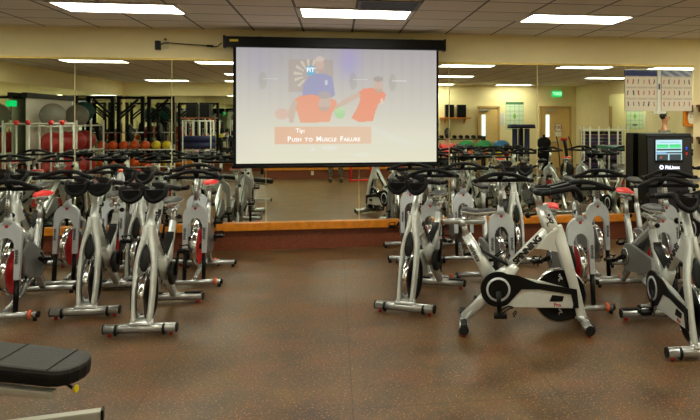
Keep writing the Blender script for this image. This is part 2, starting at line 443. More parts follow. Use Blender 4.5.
def px2(x,y): return (0.005+(x/660-.5)*PW, .765+(.5-y/370)*PH)
a=px2(205,268); lettering('caption_lettering','Tip:',.074,emit('white caption glow',(245,243,238),.52),ps,T_(a[0],a[1]+.008,-.001),.0006,bold=.001)
CAP=bpy.data.materials['white caption glow']
def smallcaps(words,x,y,big,small,parent):
    for w_ in words:
        lead=w_[0].upper()
        o=lettering('caption_lettering',lead,big if w_!='to' else small,CAP,parent,T_(x,y if w_!='to' else y-.008,-.001),.0006,'LEFT',bold=.0018); xx=max(v.co.x for v in o.data.vertices)
        o2=lettering('caption_lettering',w_[1:].upper(),small,CAP,parent,T_(xx+.006,y-.008,-.001),.0006,'LEFT',bold=.0014)
        x=max(v.co.x for v in o2.data.vertices)+.042
a=px2(163,290); smallcaps(['Push','to','Muscle','Failure'],a[0],a[1]-.012,.086,.064,ps)
a=px2(238,70); lettering('tag_lettering','FIT',.075,CAP,ps,T_(a[0],a[1],-.001),.0006,bold=.002)
# plug and cable
pl=thing('wall_plug_box','small black electrical box and ivory plate on wall left of screen','outlet',(-2.12,YW,2.56))
MB().box((-.035,-.03,.0),(.06,.06,.11),bev=.006).build('plug_box','black',pl)
MB().box((.05,-.004,.02),(.075,.008,.12),bev=.003).build('cover_plate','plate',pl)
MB().ball((.05,-.02,.075),.016,10).build('sensor','wood',pl)
c=MB().tube([(-2.13,8.93,2.55),(-2.05,8.92,2.585),(-1.85,8.93,2.575),(-1.62,8.9,2.56),(-1.45,8.85,2.54),(-1.40,8.82,2.56),(-1.37,8.78,2.58)],.007,8,6)
c.tube([(-1.56,8.88,2.553),(-1.48,8.86,2.547)],.014,8)
tag(c.build('power_cable','black'),'thin black power cable between wall plug and projection screen housing','cable')
# outlet on the bay base
tag(MB().box((-.62,-1.526,.15),(.075,.012,.12),bev=.003).build('wall_outlet','plate'),'ivory electrical outlet low on the brown base, reflected under the screen','outlet')
# ------------------------------------------------------------------ posters
def poster_fn(kind,seed,ncol=6):
    rnd=random.Random(seed); figs=[]
    for r in range(3):
        for c in range(ncol):
            x=.09+c*(.82/(ncol-1)); y=.72-.27*r
            pts=[(x,y+.04),(x+rnd.uniform(-.02,.02),y),(x+rnd.uniform(-.02,.02),y-.05)]
            figs.append((pts,(180,50,40) if rnd.random()<.65 else (50,44,46),rnd.uniform(.010,.019)))
    def fn(u,v):
        if v>.85:
            if kind==0: return (48,58,110) if (v<.95 or u<.3) else (70,84,104)
            return mix((90,110,150),(200,196,190),min(1,abs(math.sin(u*9+v*20))*.8))
        c=(226,214,190)
        for k in (.845,.575,.305):
            if k-.016<v<k-.004 and (u%.34)>.05: c=(150,132,112)
        if abs(v-.585)<.004 or abs(v-.315)<.004: c=(188,170,148)
        for pts,cc,w_ in figs:
            for q in range(2):
                a,b_=pts[q],pts[q+1]
                dx,dy=b_[0]-a[0],b_[1]-a[1]; tt=max(0,min(1,((u-a[0])*dx+(v-a[1])*dy)/(dx*dx+dy*dy+1e-9)))
                if math.hypot((u-a[0]-dx*tt),(v-a[1]-dy*tt)*1.2)<w_: return cc
        return c
    return fn
for (x0,x1,kind,lab) in ((3.945,4.415,0,'exercise chart poster with navy header, the left one of two on the mirror'),(4.48,4.935,1,'exercise chart poster with pale photo header, the right one of two on the mirror')):
    p_=thing('exercise_poster',lab,'poster',((x0+x1)/2,YW-.02,1.76),0,'exercise chart posters')
    sheet('poster_sheet',x1-x0,.57,84,96,poster_fn(kind,kind+3),'print',p_,(0,0,.285))
    MB().box((0,-.002,.572),(x1-x0+.01,.012,.012)).build('hanging_strip','clear',p_)
h=thing('clear_poster_hanger','narrow white hanging strip between the two exercise posters','poster holder',(4.4475,YW-.018,1.72))
MB().box((0,0,.31),(.05,.006,.62)).build('strip','paper',h); MB().box((0,-.022,0.02),(.18,.012,.03)).build('base_bar','paper',h); MB().box((0,-.006,.38),(.022,.004,.08)).build('emblem','navy',h)
# wooden wall shelves at right
for z,lab in ((1.75,'upper reddish wooden ledge on the wall right of the mirror'),(1.30,'lower reddish wooden ledge on the wall right of the mirror')):
    s_=thing('wooden_wall_shelf',lab,'shelf',(5.42,YW,z),0,'wooden ledges at the right wall')
    MB().box((0,-.15,.085),(.82,.30,.03),bev=.004).build('board','wood',s_)
    MB().box((0,-.11,.035),(.76,.2,.07),bev=.004).build('apron','wood',s_)
# ------------------------------------------------------------------ media kiosk
kx=4.43; KY=8.67
k_=thing('touchscreen_kiosk','black touchscreen kiosk cabinet with glowing green display standing against the mirror','kiosk',(kx,KY,0))
W2=.325
side=[(-.09,.0),(0,1.42),(.02,1.455),(.25,1.455),(.25,.0)]
MB().prism(side,-W2,W2,'X',bev=.01).build('cabinet','housing',k_)
ks=math.atan2(.09,1.42); KR=Matrix.Rotation(-ks,3,'X')
def kf(x,z,d=0): return (x,-.09+.09*z/1.42-d,z)
MB().box(kf(0,.72,.004),(W2*2-.03,.012,1.36),rot=KR,bev=.003).build('front_panel',mat('charcoal kiosk face',(40,40,44),.32,.2,.04),k_)
def disp(u,v):
    x=u;y=1-v
    c=(176,214,224)
    if .04<x<.48 and .2<y<.38 or .52<x<.96 and .2<y<.38: c=(40,196,110) if (y<.28) else (70,210,130)
    if .03<x<.97 and .41<y<.50: c=(30,60,60)
    if .0<x<1 and .55<y<.63: c=(16,26,50) if x>.4 else (90,140,190)
    if .03<x<.47 and .66<y<.96: c=(20,50,50) if ell(x,y,.2,.8,.06,.06)>1 else (150,50,50)
    if .52<x<.97 and .66<y<.96: c=(34,50,60)
    if .1<x<.9 and .1<y<.13: c=(60,130,150)
    return c
DZ=1.225
MB().box(kf(-.02,DZ,.012),(.405,.012,.325),rot=KR,bev=.002).build('screen_bezel','black',k_)
sheet('display',.375,.292,80,60,disp,'display',k_,kf(-.02,DZ,.024),thick=.002)
lo=kf(-.125,1.005,.012)
MB().lathe([(.030,-.002),(.030,.002)],lo,'Y',20,).build('logo_disc','logoglow',k_)
MB().lathe([(.013,-.004),(.013,-.001)],lo,'Y',16).build('logo_centre','housing',k_)
lettering('logo_lettering','FitLinxx',.064,'logoglow',k_,basis((1,0,0),(0,0,1),kf(.03,1.0,.012)),.001,bold=.0025)
MB().box(kf(.24,1.255,.013),(.022,.006,.034)).build('indicator_button','blueglow',k_)
MB().box(kf(.24,1.185,.013),(.022,.006,.034)).build('indicator_button','red',k_)
# ------------------------------------------------------------------ bikes
def saddle(parent,top,under,y0,z0,name='seat'):
    # y0 = middle of saddle, nose forwards (-y)
    rings=[]; prof=[(-.145,.016,.018,.0),(-.12,.024,.026,.006),(-.05,.032,.03,.006),(.02,.055,.032,.004),(.07,.085,.034,.008),(.11,.088,.032,.014),(.135,.062,.022,.016)]
    def rr(lo,hi,grow):
        out=[]
        for y,w,h,dz in prof:
            ring=[]
            for k in range(16):
                a=2*PI*k/16; c,s=math.cos(a),math.sin(a)
                zz=h*s*(hi if s>0 else lo)+.012*math.cos(PI*y/.15)*0-.010*math.exp(-((y+.01)/.06)**2)
                ring.append(Vector((w*c*grow,y0+y*(1.0 if grow<=1 else 1.02),z0+dz+zz)))
            out.append(ring)
        return out
    MBt=MB(); MBt.rings(rr(.3,.85,1.0)); s=MBt.build(name,top,parent)
    MBu=MB(); MBu.rings(rr(.8,.12,1.03)); u=MBu.build('seat_shell',under,s)
    r=MB()
    for x in (-.022,.022): r.tube([(x,y0-.08,z0-.018),(x,y0-.02,z0-.04),(x,y0+.05,z0-.04),(x*1.8,y0+.1,z0-.012)],.004,6,3)
    r.build('seat_rail','steel',s)
    return s
def cranks(root,y,z,ang,x0=.085,L=.185):
    for sx_ in (-1,1):
        a=ang if sx_<0 else ang+PI
        ey,ez=y+L*math.sin(a),z-L*math.cos(a)
        arm=MB().beam([(sx_*x0,y,z),(sx_*(x0+.018),ey,ez)],.011,[.024,.017]).lathe([(.022,-.012),(.022,.012)],(sx_*x0,y,z),'X',14).build('crank_arm','black',root)
        p=MB(); px_=sx_*(x0+.075)
        p.box((px_,ey,ez),(.085,.10,.028),bev=.006); p.tube([(sx_*(x0+.02),ey,ez),(px_,ey,ez)],.008,8)
        p.build('pedal','black',arm)
        t_=MB(); t_.tube([(px_-.035,ey+.01,ez+.012),(px_-.035,ey-.06,ez+.06),(px_,ey-.10,ez+.062),(px_+.035,ey-.06,ez+.06),(px_+.035,ey+.01,ez+.012)],.006,6,4)
        t_.tube([(px_-.03,ey-.10,ez+.0),(px_-.03,ey-.12,ez+.03),(px_+.03,ey-.12,ez+.03),(px_+.03,ey-.10,ez+.0)],.005,6,3)
        t_.build('toe_clip','rubber',arm)
def runner(y,z,s,x,mb):
    """small running figure emblem strokes, in a YZ plane"""
    for pts in ([(-.3,.55),(0,.35),(.3,.6)],[(0,.35),(-.1,0),(.25,-.25),(.1,-.6)],[(-.1,0),(-.35,-.15),(-.6,-.1)],[(0,.35),(-.35,.25),(-.5,0)]):
        mb.tube([(x,y+s*a,z+s*b_) for a,b_ in pts],s*.07,5,3)
    mb.ball((x,y+s*.02,z+s*.85),s*.16,8)
def wheel(root,y,z,r,disc,rimm='chrome',th=.022,emblem=True,offx=0):
    w=MB().lathe([(.02,-th),(r*.35,-th),(r*.45,-th*.55),(r*.8,-th*.55),(r*.9,-th),(r*.955,-th),(r*.955,th),(r*.9,th),(r*.8,th*.55),(r*.45,th*.55),(r*.35,th),(.02,th)],(offx,y,z),'X',40).build('flywheel',disc,root)
    MB().lathe([(r*.95,-th-.001),(r,-th*.9),(r,th*.9),(r*.95,th+.001)],(offx,y,z),'X',44,caps=False).build('chrome_rim',rimm,w)
    h=MB().lathe([(.0,-.055),(.025,-.055),(.03,-.03),(.03,.03),(.025,.055),(.0,.055)],(offx,y,z),'X',16).build('hub','black',w)
    if emblem:
        e=MB()
        for sx_ in (-1,1):
            for a in (0,PI):
                runner(y+math.sin(a)*r*.62,z+math.cos(a)*r*.62,r*.17,offx+sx_*(th*.62),e)
        e.build('flywheel_emblem','whiteink',w)
    return w
def bikeA():
    t=thing('spin_bike','x','exercise bike',(0,0,0),0,'spin bikes')
    s=MB().tube([(-.262,0,.058),(.262,0,.058)],.036,18).beam([(0,-.012,.06),(0,.05,.115)],[.10,.085],[.04,.03]).build('front_stabilizer','silver',t)
    for sx_ in (-1,1):
        MB().lathe([(.033,-.006),(.0375,-.004),(.0375,.004),(.03,.008)],(sx_*.265,0,.058),'X',16).build('end_cap','dark',s)
        MB().lathe([(.038,-.010),(.043,-.006),(.043,.006),(.038,.010)],(sx_*.175,-.008,.050),'X',18).build('transport_wheel','black',s)
        MB().lathe([(.014,0),(.014,.028)],(sx_*.225,.0,0),'Z',10).build('levelling_foot','logored',s)
    s=MB().tube([(-.25,.95,.058),(.25,.95,.058)],.036,18).build('rear_stabilizer','silver',t)
    for sx_ in (-1,1):
        MB().lathe([(.033,-.006),(.0375,-.004),(.0375,.004),(.03,.008)],(sx_*.253,.95,.058),'X',16).build('end_cap','dark',s)
        MB().box((sx_*.17,.95,.092),(.15,.05,.012),bev=.004).build('step_pad','rubber',s)
        MB().lathe([(.02,0),(.018,.028)],(sx_*.21,.95,0),'Z',10).build('levelling_foot','logored',s)
    # fork
    f=MB()
    for sx_ in (-1,1):
        f.beam([(sx_*.056,.02,.08),(sx_*.064,.075,.30),(sx_*.062,.13,.50),(sx_*.044,.165,.62),(sx_*.024,.192,.71),(sx_*.014,.22,.80)],[.019,.020,.021,.023,.024,.024],[.036,.038,.041,.046,.05,.05],4)
    f.build('fork','pearl',t)
    pd=MB().beam([(0,.075,.47),(0,.09,.52),(0,.115,.61),(0,.14,.67)],[.012,.034,.024,.006],[.02,.03,.03,.01],3).build('brake_housing','dark',t)
    fr=MB()
    fr.beam([(0,.215,.70),(0,.265,.80),(0,.335,.965)],[.036,.038,.033],[.05,.062,.048])
    fr.beam([(0,.29,.78),(0,.60,.47)],.032,.036)
    fr.beam([(0,.70,.34),(0,.79,.50),(0,.925,.735)],[.036,.031,.027],[.07,.048,.038])
    fr.beam([(0,.66,.35),(0,.945,.085)],[.034,.03],[.05,.036])
    fr.beam([(0,.54,.50),(0,.70,.34)],[.034,.04],[.04,.09])
    fr.prism([(.275,.765),(.20,.80),(.135,.60),(.20,.605),(.30,.625),(.385,.63)],-.042,.042,'X',bev=.012)
    fo=fr.build('frame','pearl',t)
    MB().beam([(0,.815,.66),(0,.80,.61),(0,.60,.50)],.036,[.006,.01,.012]).build('dark_insert','dark',fo)
    for sx_ in (-1,1):
        xd=(0,-sx_,0)
        # lettering on both sides of the down tube and seat tube
        d=Vector((0,.31,-.31)).normalized()*(1 if sx_>0 else -1)
        upv=Vector((0,.7,.7))
        lettering('frame_lettering','SPINNING',.066,'ink',fo,basis(d,upv,(sx_*.0335,.447,.623)),.001,bold=.0035,space=.95)
        d2=Vector((0,.14,.26)).normalized()*(-1 if sx_<0 else 1)
        lettering('frame_lettering','SPINNER',.040,'ink',fo,basis(d2*(1 if sx_>0 else 1),Vector((0,-1*(1 if sx_>0 else -1)*0.9,.4)),(sx_*.035,.865,.60)),.001,bold=.001)
    for sx_ in (-1,1):
        e=MB(); runner(.278,.845,.062,sx_*.040,e); e.build('frame_emblem','ink',fo)
    wheel(t,.190,.262,.213,'fly')
    # guard on the rider's right
    g=MB().prism([(.70,.20),(.62,.205),(.10,.195),(.075,.33),(.33,.40),(.60,.45),(.75,.43)],-.082,-.045,'X',bev=.008).build('chain_guard','pearl',t)
    b_=MB(); P=[]
    for k in range(0,22):
        a=R(-60)+k/21*R(285)
        P.append((.68+.137*math.cos(a-R(0)),.345+.137*math.sin(a)))
    arc=[(.68+.137*math.cos(a),.345+.137*math.sin(a)) for a in [R(110)-k*R(250)/20 for k in range(21)]]
    P=[(.07,.345),(.055,.20),(.09,.20),(.115,.305),(.36,.345),(.50,.345),(.56,.28)]
    # clockwise: bottom of disc round the rear to the top, then the sweep forward
    arc=[(.68+.137*math.cos(a),.345+.137*math.sin(a)) for a in [R(-125)+k*R(245)/24 for k in range(25)]]
    b_.prism(P+arc+[(.52,.45),(.38,.395)],-.094,-.08,'X')
    bo=b_.build('guard_trim','black',g)
    MB().lathe([(.078,-.101),(.094,-.101),(.094,-.093),(.078,-.093),(.078,-.101)],(0,.68,.345),'X',36,caps=False).build('guard_ring','white',g)
    MB().prism([(.18,.25),(.28,.25),(.26,.30),(.17,.29)],-.087,-.081,'X').build('guard_window','black',g)
    lettering('guard_lettering','Pro',.04,'logored',g,basis((0,-1,0),(0,0,1),(-.0835,.22,.222)),.001,bold=.001)
    MB().lathe([(.10,.045),(.10,.07),(.09,.078)],(0,.68,.345),'X',28).build('guard_disc','dark',g)
    g.location.z=-.018
    cranks(t,.68,.327,-.05)
    hp=MB().beam([(0,.335,.93),(0,.375,1.075)],.020,.026).build('handlebar_post','steel',t)
    MB().tube([(0,.37,.90),(0,.43,.89)],.008,8).ball((0,.44,.888),.024,10).build('adjusting_knob','black',hp)
    hb=MB()
    for sx_ in (-1,1):
        hb.tube([(sx_*.02,.10,1.115),(sx_*.024,.06,1.055),(sx_*.085,.04,1.018),(sx_*.150,.05,1.055),(sx_*.168,.10,1.115),(sx_*.185,.2,1.105),(sx_*.20,.32,1.085),(sx_*.16,.39,1.085),(0,.385,1.08)],.021,9,5)
        hb.tube([(sx_*.19,.33,1.085),(sx_*.255,.36,1.085),(sx_*.275,.30,1.10)],.0155,9,4)
    hb.box((0,.24,1.09),(.09,.30,.022),bev=.006)
    ho=hb.build('handlebar','rubber',t)
    for sx_ in (-1,1):
        MB().prism([(sx_*.022,1.105),(sx_*.035,1.05),(sx_*.085,1.02),(sx_*.145,1.05),(sx_*.162,1.105)],.052,.075,'Y',bev=.004).build('grip_pad','black',ho)
        MB().box((sx_*.085,.20,1.125),(.085,.15,.026),rot=Matrix.Rotation(R(-14),3,'X'),bev=.008).build('forearm_pad','rubber',ho)
    sp=MB().beam([(0,.92,.72),(0,.95,.83)],.020,.024).build('seat_post','steel',t)
    sl=MB().tube([(0,.78,.842),(0,1.11,.842)],.023,14).lathe([(.03,-.02),(.03,.02)],(0,.955,.83),'Z',14).build('seat_slider','silver',t)
    MB().ball((.05,.935,.775),.022,10).tube([(0,.935,.775),(.05,.935,.775)],.007,6).build('adjusting_knob','black',sp)
    saddle(t,'seatgrey','seatlight',.83,.918)
    return t
def bikeB(disc,seat_top):
    t=thing('spin_bike','x','exercise bike',(0,0,0),0,'spin bikes')
    s=MB().tube([(-.255,0,.052),(.255,0,.052)],.025,16).build('front_stabilizer','silver',t)
    for sx_ in (-1,1):
        MB().lathe([(.026,-.008),(.028,.008),(.02,.014)],(sx_*.26,0,.05),'X',14).build('end_cap','black',s)
        MB().lathe([(.018,0),(.016,.03)],(sx_*.24,0,0),'Z',10).build('levelling_foot','black',s)
    MB().lathe([(.030,-.014),(.037,-.008),(.037,.008),(.030,.014)],(.205,-.004,.055),'X',18).build('transport_wheel','orange',s)
    s=MB().tube([(-.26,.93,.052),(.26,.93,.052)],.027,16).build('rear_stabilizer','silver',t)
    for sx_ in (-1,1):
        MB().lathe([(.028,-.008),(.03,.008),(.02,.014)],(sx_*.265,.93,.05),'X',14).build('end_cap','black',s)
        MB().lathe([(.018,0),(.016,.03)],(sx_*.24,.93,0),'Z',10).build('levelling_foot','black',s)
    # arch plate (built upright then leaned back)
    ro,ri=.118,.066; zc=.680
    outer=[(ro*math.cos(a),zc+ro*1.05*math.sin(a)) for a in [k*PI/20 for k in range(21)]]
    inner=[(ri*math.cos(a),zc-.075+ri*1.1*math.sin(a)) for a in [PI-k*PI/16 for k in range(17)]]
    poly=[(.112,.33)]+outer+[(-.112,.33),(-.068,.33)]+inner+[(.068,.33)]
    a_=MB(); a_.prism(poly,-.022,.022,'Y',bev=.006)
    a_.beam([(0,-.004,.775),(0,0,.82),(0,.004,.86)],[.05,.03,.024],[.024,.024,.024])
    for v in a_.bm.verts: v.co.y+=.14*(v.co.z-.06)+.01
    ao=a_.build('fork_arch','white',t)
    MB().lathe([(.0,-.003),(.014,-.002),(.014,.004)],(0,.085,.765),'Y',16).build('arch_emblem','logored',ao)
    for sx_ in (-1,1):
        lettering('fork_lettering','SPINNER',.030,'ink',ao,basis((0,.14,1),(-1,0,0),(sx_*.091,.038,.52)),.0008,bold=.001)
    for sx_ in (-1,1): MB().beam([(sx_*.090,.012,.07),(sx_*.090,.05,.34)],.019,.02).build('fork_sleeve','black',t)
    MB().beam([(0,.10,.84),(0,.15,1.05)],.020,.024).build('handlebar_post','steel',t)
    h_=MB()
    for k in range(7): h_.lathe([(.006,-.002),(.006,.002)],(0,.0895+.0238*(.02+k*.0)+.0,.88),'Y',8) if False else h_.box((0,.10+.238*(.86+k*.022-.84)-.026,.86+k*.022),(.009,.004,.010))
    h_.build('height_mark','ink',t)
    MB().tube([(0,.13,.845),(0,.19,.84)],.007,8).ball((0,.20,.84),.022,10).build('adjusting_knob','black',t)
    fr=MB()
    fr.beam([(0,.11,.75),(0,.30,.66),(0,.70,.42)],[.03,.03,.034],[.04,.036,.045],4)
    fr.beam([(0,.70,.34),(0,.76,.5),(0,.84,.72)],[.032,.028,.026],[.06,.04,.034],3)
    fr.beam([(0,.68,.36),(0,.80,.2),(0,.925,.075)],[.03,.028,.028],[.05,.035,.03],3)
    fr.beam([(0,.05,.07),(0,.40,.14),(0,.70,.32)],[.02,.024,.028],[.018,.022,.03],4)
    fr.build('frame','silver',t)
    wheel(t,.165,.375,.19,disc,emblem=False,th=.026)
    g=MB().prism([(.10,.36),(.16,.30),(.40,.245),(.62,.215),(.72,.225),(.79,.30),(.79,.40),(.71,.47),(.58,.48),(.30,.44),(.14,.42)],-.078,-.048,'X',bev=.01)
    g.prism([(.30,.32),(.45,.26),(.64,.225),(.74,.25),(.78,.33),(.76,.42),(.66,.47),(.50,.56),(.36,.60),(.30,.48)],.042,.066,'X',bev=.008)
    go=g.build('chain_guard','shroud',t)
    MB().lathe([(.07,-.086),(.082,-.086),(.082,-.078),(.07,-.078),(.07,-.086)],(0,.70,.345),'X',30,caps=False).build('guard_ring','chrome',go)
    cranks(t,.70,.345,1.2,.088)
    hb=MB()
    for sx_ in (-1,1):
        hb.tube([(sx_*.26,-.02,1.075),(sx_*.245,.03,1.075),(sx_*.17,.05,1.10),(sx_*.09,.08,1.125),(0,.10,1.13)],.020,9,5)
        hb.tube([(sx_*.245,.03,1.075),(sx_*.24,.12,1.07),(sx_*.12,.17,1.065),(0,.175,1.065)],.018,9,5)
    hb.beam([(0,.10,1.125),(0,.17,1.065)],.025,.018)
    hb.build('handlebar','rubber',t)
    sp=MB().beam([(0,.83,.70),(0,.865,.90)],.018,.022).build('seat_post','steel',t)
    MB().ball((.045,.85,.73),.02,10).tube([(0,.85,.73),(.045,.85,.73)],.006,6).build('adjusting_knob','black',sp)
    sl=MB().tube([(0,.77,.915),(0,.98,.915)],.02,12).build('seat_slider','silver',t)
    saddle(t,seat_top,'seatlight' if seat_top!='seatgrey' else 'dark',.845,.965)
    return t
PA=bikeA(); PR=bikeB('flyred','red'); PG=bikeB('flygrey','seatgrey')
used=set()
def bike(kind,x,y,deg,label,dz=0,seat=0,crank=0):
    src={'A':PA,'R':PR,'G':PG}[kind]
    if kind not in used:
        used.add(kind); o=src
    else: o=None
    if o is None: o=copy_tree(src)
    o.location=(x,y,0); o.rotation_euler=(0,0,R(deg)); o['label']=label
    base={'A':0,'R':0,'G':0}[kind]
    for ch in o.children:
        n=ch.name.split('.')[0]
        if n in ('seat','seat_slider','seat_post'):
            ch.location.z=seat
            if n=='seat_post': ch.location.z=seat*.7
        if n in ('handlebar','handlebar_post'): ch.location.z=dz if n=='handlebar' else dz*.8
    return o
# visible bikes (copies share meshes; prototypes are moved first)
B=[]
def add(kind,x,y,deg,label,dz=0,seat=0,k=None):
    k=k or (.987 if kind=='A' else .983); B.append((kind,x*k,y*k,deg,label,dz,seat))
add('A',1.962,5.27,80.6,'silver spin bike seen side-on with SPINNING lettering, right of centre')
add('A',-1.48,5.64,-2,'silver V-fork spin bike nearest the camera in the left cluster')
add('A',-2.07,6.22,2,'silver V-fork spin bike left of and behind the front one, left cluster')
add('A',.59,5.91,-27,'silver V-fork spin bike angled right, at the left end of right cluster')
add('A',2.53,4.44,-4,'silver V-fork spin bike at the right edge, nearest the camera there')
add('A',-1.98,7.25,-3,'silver V-fork spin bike behind the two front ones of the left cluster')
add('R',-2.71,6.22,3,'white arch-fork spin bike with red flywheel cut by the left edge',0,-.03)
add('R',-2.66,7.37,-3,'white arch-fork spin bike, red flywheel, behind the one at left edge',0,-.03)
add('R',-2.42,8.06,0,'white arch-fork spin bike, red flywheel, by the mirror in left cluster',0,-.05)
add('R',-1.39,7.2,0,'white arch-fork spin bike, red flywheel, right end of the left cluster',0,-.03)
add('G',-1.56,8.22,0,'white arch-fork spin bike, grey flywheel, by the mirror in left cluster')
add('R',2.14,5.74,0,'white arch-fork spin bike, red flywheel, directly behind the side-on bike',-.02,-.17,.968)
add('G',2.67,6.68,-1,'white arch-fork spin bike, grey flywheel, just left of the kiosk')
add('G',3.31,6.45,-2,'white arch-fork spin bike, grey flywheel, in front of the kiosk')
add('R',2.85,5.60,0,'white arch-fork spin bike, red flywheel, behind the right-edge bike',0,-.03)
add('G',.88,8.07,-1,'white arch-fork spin bike, grey flywheel, below the screen corner at the mirror')
add('R',.97,6.98,0,'white arch-fork spin bike, red flywheel, behind the angled silver bike',0,-.06)
add('G',1.5,7.95,0,'white arch-fork spin bike, grey flywheel, at the mirror right of the screen')
add('G',1.52,6.14,0,"white arch-fork spin bike, grey flywheel, behind the side-on bike's seat",.02,0)
add('A',2.06,7.62,-3,'silver V-fork spin bike by the mirror, middle of the right cluster')
add('A',-3.2,7.4,2,'silver V-fork spin bike by the mirror near the left edge')
for i,(k,x,y,d) in enumerate([('A',-3.42,5.7,0),('R',-3.9,7.6,-3),('A',-4.2,5.7,3),('G',-4.6,7.4,0),('R',-5.0,5.6,0),('A',-5.3,7.0,0),('A',-5.8,5.7,0),('G',-5.9,7.5,0),
      ('A',3.45,4.7,-5),('R',3.95,5.8,-3),('A',4.35,7.1,-3),('G',4.7,5.5,-3),('A',5.1,7.3,-4),('R',5.5,5.7,-3),('A',6.1,5.0,-3),('G',5.9,7.4,-3)]):
    side=['left','right'][x>0]; order=['first','second','third','fourth','fifth','sixth','seventh','eighth'][i%8]
    add(k,x,y,d,'spin bike out of frame beyond the %s edge, %s one outwards'%(side,order),0,0)
for b_ in B:
    if b_: bike(b_[0],b_[1],b_[2],b_[3],b_[4],b_[5],b_[6])
# water bottle on a handlebar
wb=thing('water_bottle','clear plastic water bottle with orange cap held at a bike handlebar','bottle',(-2.05,7.12,.95))
MB().lathe([(.0385,.01),(.0385,.018)],(0,0,0),'Z',20,caps=False).lathe([(.0385,.07),(.0385,.078)],(0,0,0),'Z',20,caps=False).box((0,0,-.004),(.06,.06,.006)).tube([(.038,0,.0),(.038,0,.08)],.004,6).tube([(.038,0,.06),(.075,.12,.03)],.006,6).build('bottle_cage','matblack',wb)
MB().lathe([(.0,0),(.034,0),(.037,.01),(.037,.06),(.033,.07),(.037,.08),(.037,.13),(.030,.155),(.017,.18),(.017,.19)],(0,0,0),'Z',18).build('bottle_body','bottle',wb)
MB().lathe([(.0215,.186),(.0215,.205),(.015,.215),(.0,.216)],(0,0,0),'Z',14,).build('cap','orange',wb)
# ------------------------------------------------------------------ bench
bn=thing('weight_bench','black padded weight bench with warm white frame at the lower left','bench',(-1.50,3.73,0),R(-7))
# local: x along the bench to the right end, y across
tilt=Matrix.Rotation(R(7),4,'Y')@Matrix.Identity(4)
def pad(name,m,z0,z1,inset,parent):
    P=[]; L0,L1=-1.05,.275; w=.16-inset
    P+= [(L0,-w),(L1-.10,-w)]
    for k in range(1,8):
        a=-PI/2+k*PI/8; P.append((L1-.10+(.10-inset)*math.cos(a),w*math.sin(a)*1.0))
    P+=[(L1-.10,w),(L0,w)]
    mb=MB(); mb.prism(P,z0,z1,'Z',bev=.016)
    bmesh.ops.transform(mb.bm,matrix=Matrix.Translation((0,0,.392))@tilt,verts=mb.bm.verts)
    return mb.build(name,m,parent)
po=pad('pad_base','vinylside',.0,.062,0,bn); top=pad('pad_top','vinyl',.045,.078,.006,bn)
for x in (-.10,.155):
    s_=MB(); s_.box((x,0,.079),(.006,.30,.003))
    bmesh.ops.transform(s_.bm,matrix=Matrix.Translation((0,0,.392))@tilt,verts=s_.bm.verts); s_.build('seam_line','seam',top)
s_=MB(); s_.box((-.445,-.12,-.045),(1.27,.055,.038),bev=.012)
bmesh.ops.transform(s_.bm,matrix=Matrix.Translation((0,0,.392))@tilt,verts=s_.bm.verts); s_.build('pad_rail','frame',bn)
s_=MB().tube([(.20,-.05,.35),(.26,-.09,.338)],.008,8).build('knob_stem','black',bn)
MB().lathe([(.008,0),(.012,.008),(.019,.014),(.019,.02)],(.255,-.09,.338),'X',18).build('pull_knob','yellow',s_)
s_=MB(); s_.beam([(-.3,-.03,.36),(-.42,-.03,.20),(-.50,-.03,.09)],.03,.03); s_.build('leg','frame',bn)
s_=MB(); s_.beam([(-.95,-.03,.42),(-.98,-.03,.05)],.03,.03); s_.build('leg','frame',bn)
fb=MB(); rotf=Matrix.Rotation(R(0),3,'Z'); fb.box((-.20,.145,.055),(.90,.06,.055),rot=Matrix.Rotation(R(18),3,'Z'),bev=.01); fb.box((-.45,.03,.06),(.30,.05,.05),bev=.01); fo_=fb.build('floor_bar','frame',bn)
MB().box((.228,.284,.055),(.014,.068,.064),rot=Matrix.Rotation(R(18),3,'Z'),bev=.004).build('end_cap','black',fo_)
MB().box((-.98,-.03,.03),(.06,.5,.06),bev=.01).build('rear_foot','frame',bn)
# ------------------------------------------------------------------ people (skinned bodies)
def skinmesh(name,J,E,m,parent,root=0,sub=1):
    me=bpy.data.meshes.new(name); me.from_pydata([j[:3] for j in J],E,[]); o=bpy.data.objects.new(name,me); col.objects.link(o)
    md=o.modifiers.new('s','SKIN'); md.use_smooth_shade=True
    if not me.skin_vertices: 
        pass
    sv=me.skin_vertices[0].data if me.skin_vertices else None
    if sv is None:
        return o
    for i,j in enumerate(J): sv[i].radius=(j[3],j[4] if len(j)>4 else j[3]); sv[i].use_root=(i==root)
    sb=o.modifiers.new('u','SUBSURF'); sb.levels=sub; sb.render_levels=sub
    dg=bpy.context.evaluated_depsgraph_get(); dg.update(); nm=bpy.data.meshes.new_from_object(o.evaluated_get(dg))
    bpy.data.objects.remove(o)
    nm.materials.clear(); nm.materials.append(M[m])
    for p in nm.polygons: p.use_smooth=True
    r=bpy.data.objects.new(name,nm); col.objects.link(r); r.parent=parent; return r
def add_skin_layer(me):
    bm=bmesh.new(); bm.from_mesh(me); bm.verts.layers.skin.verify(); bm.to_mesh(me); bm.free()
_old=skinmesh
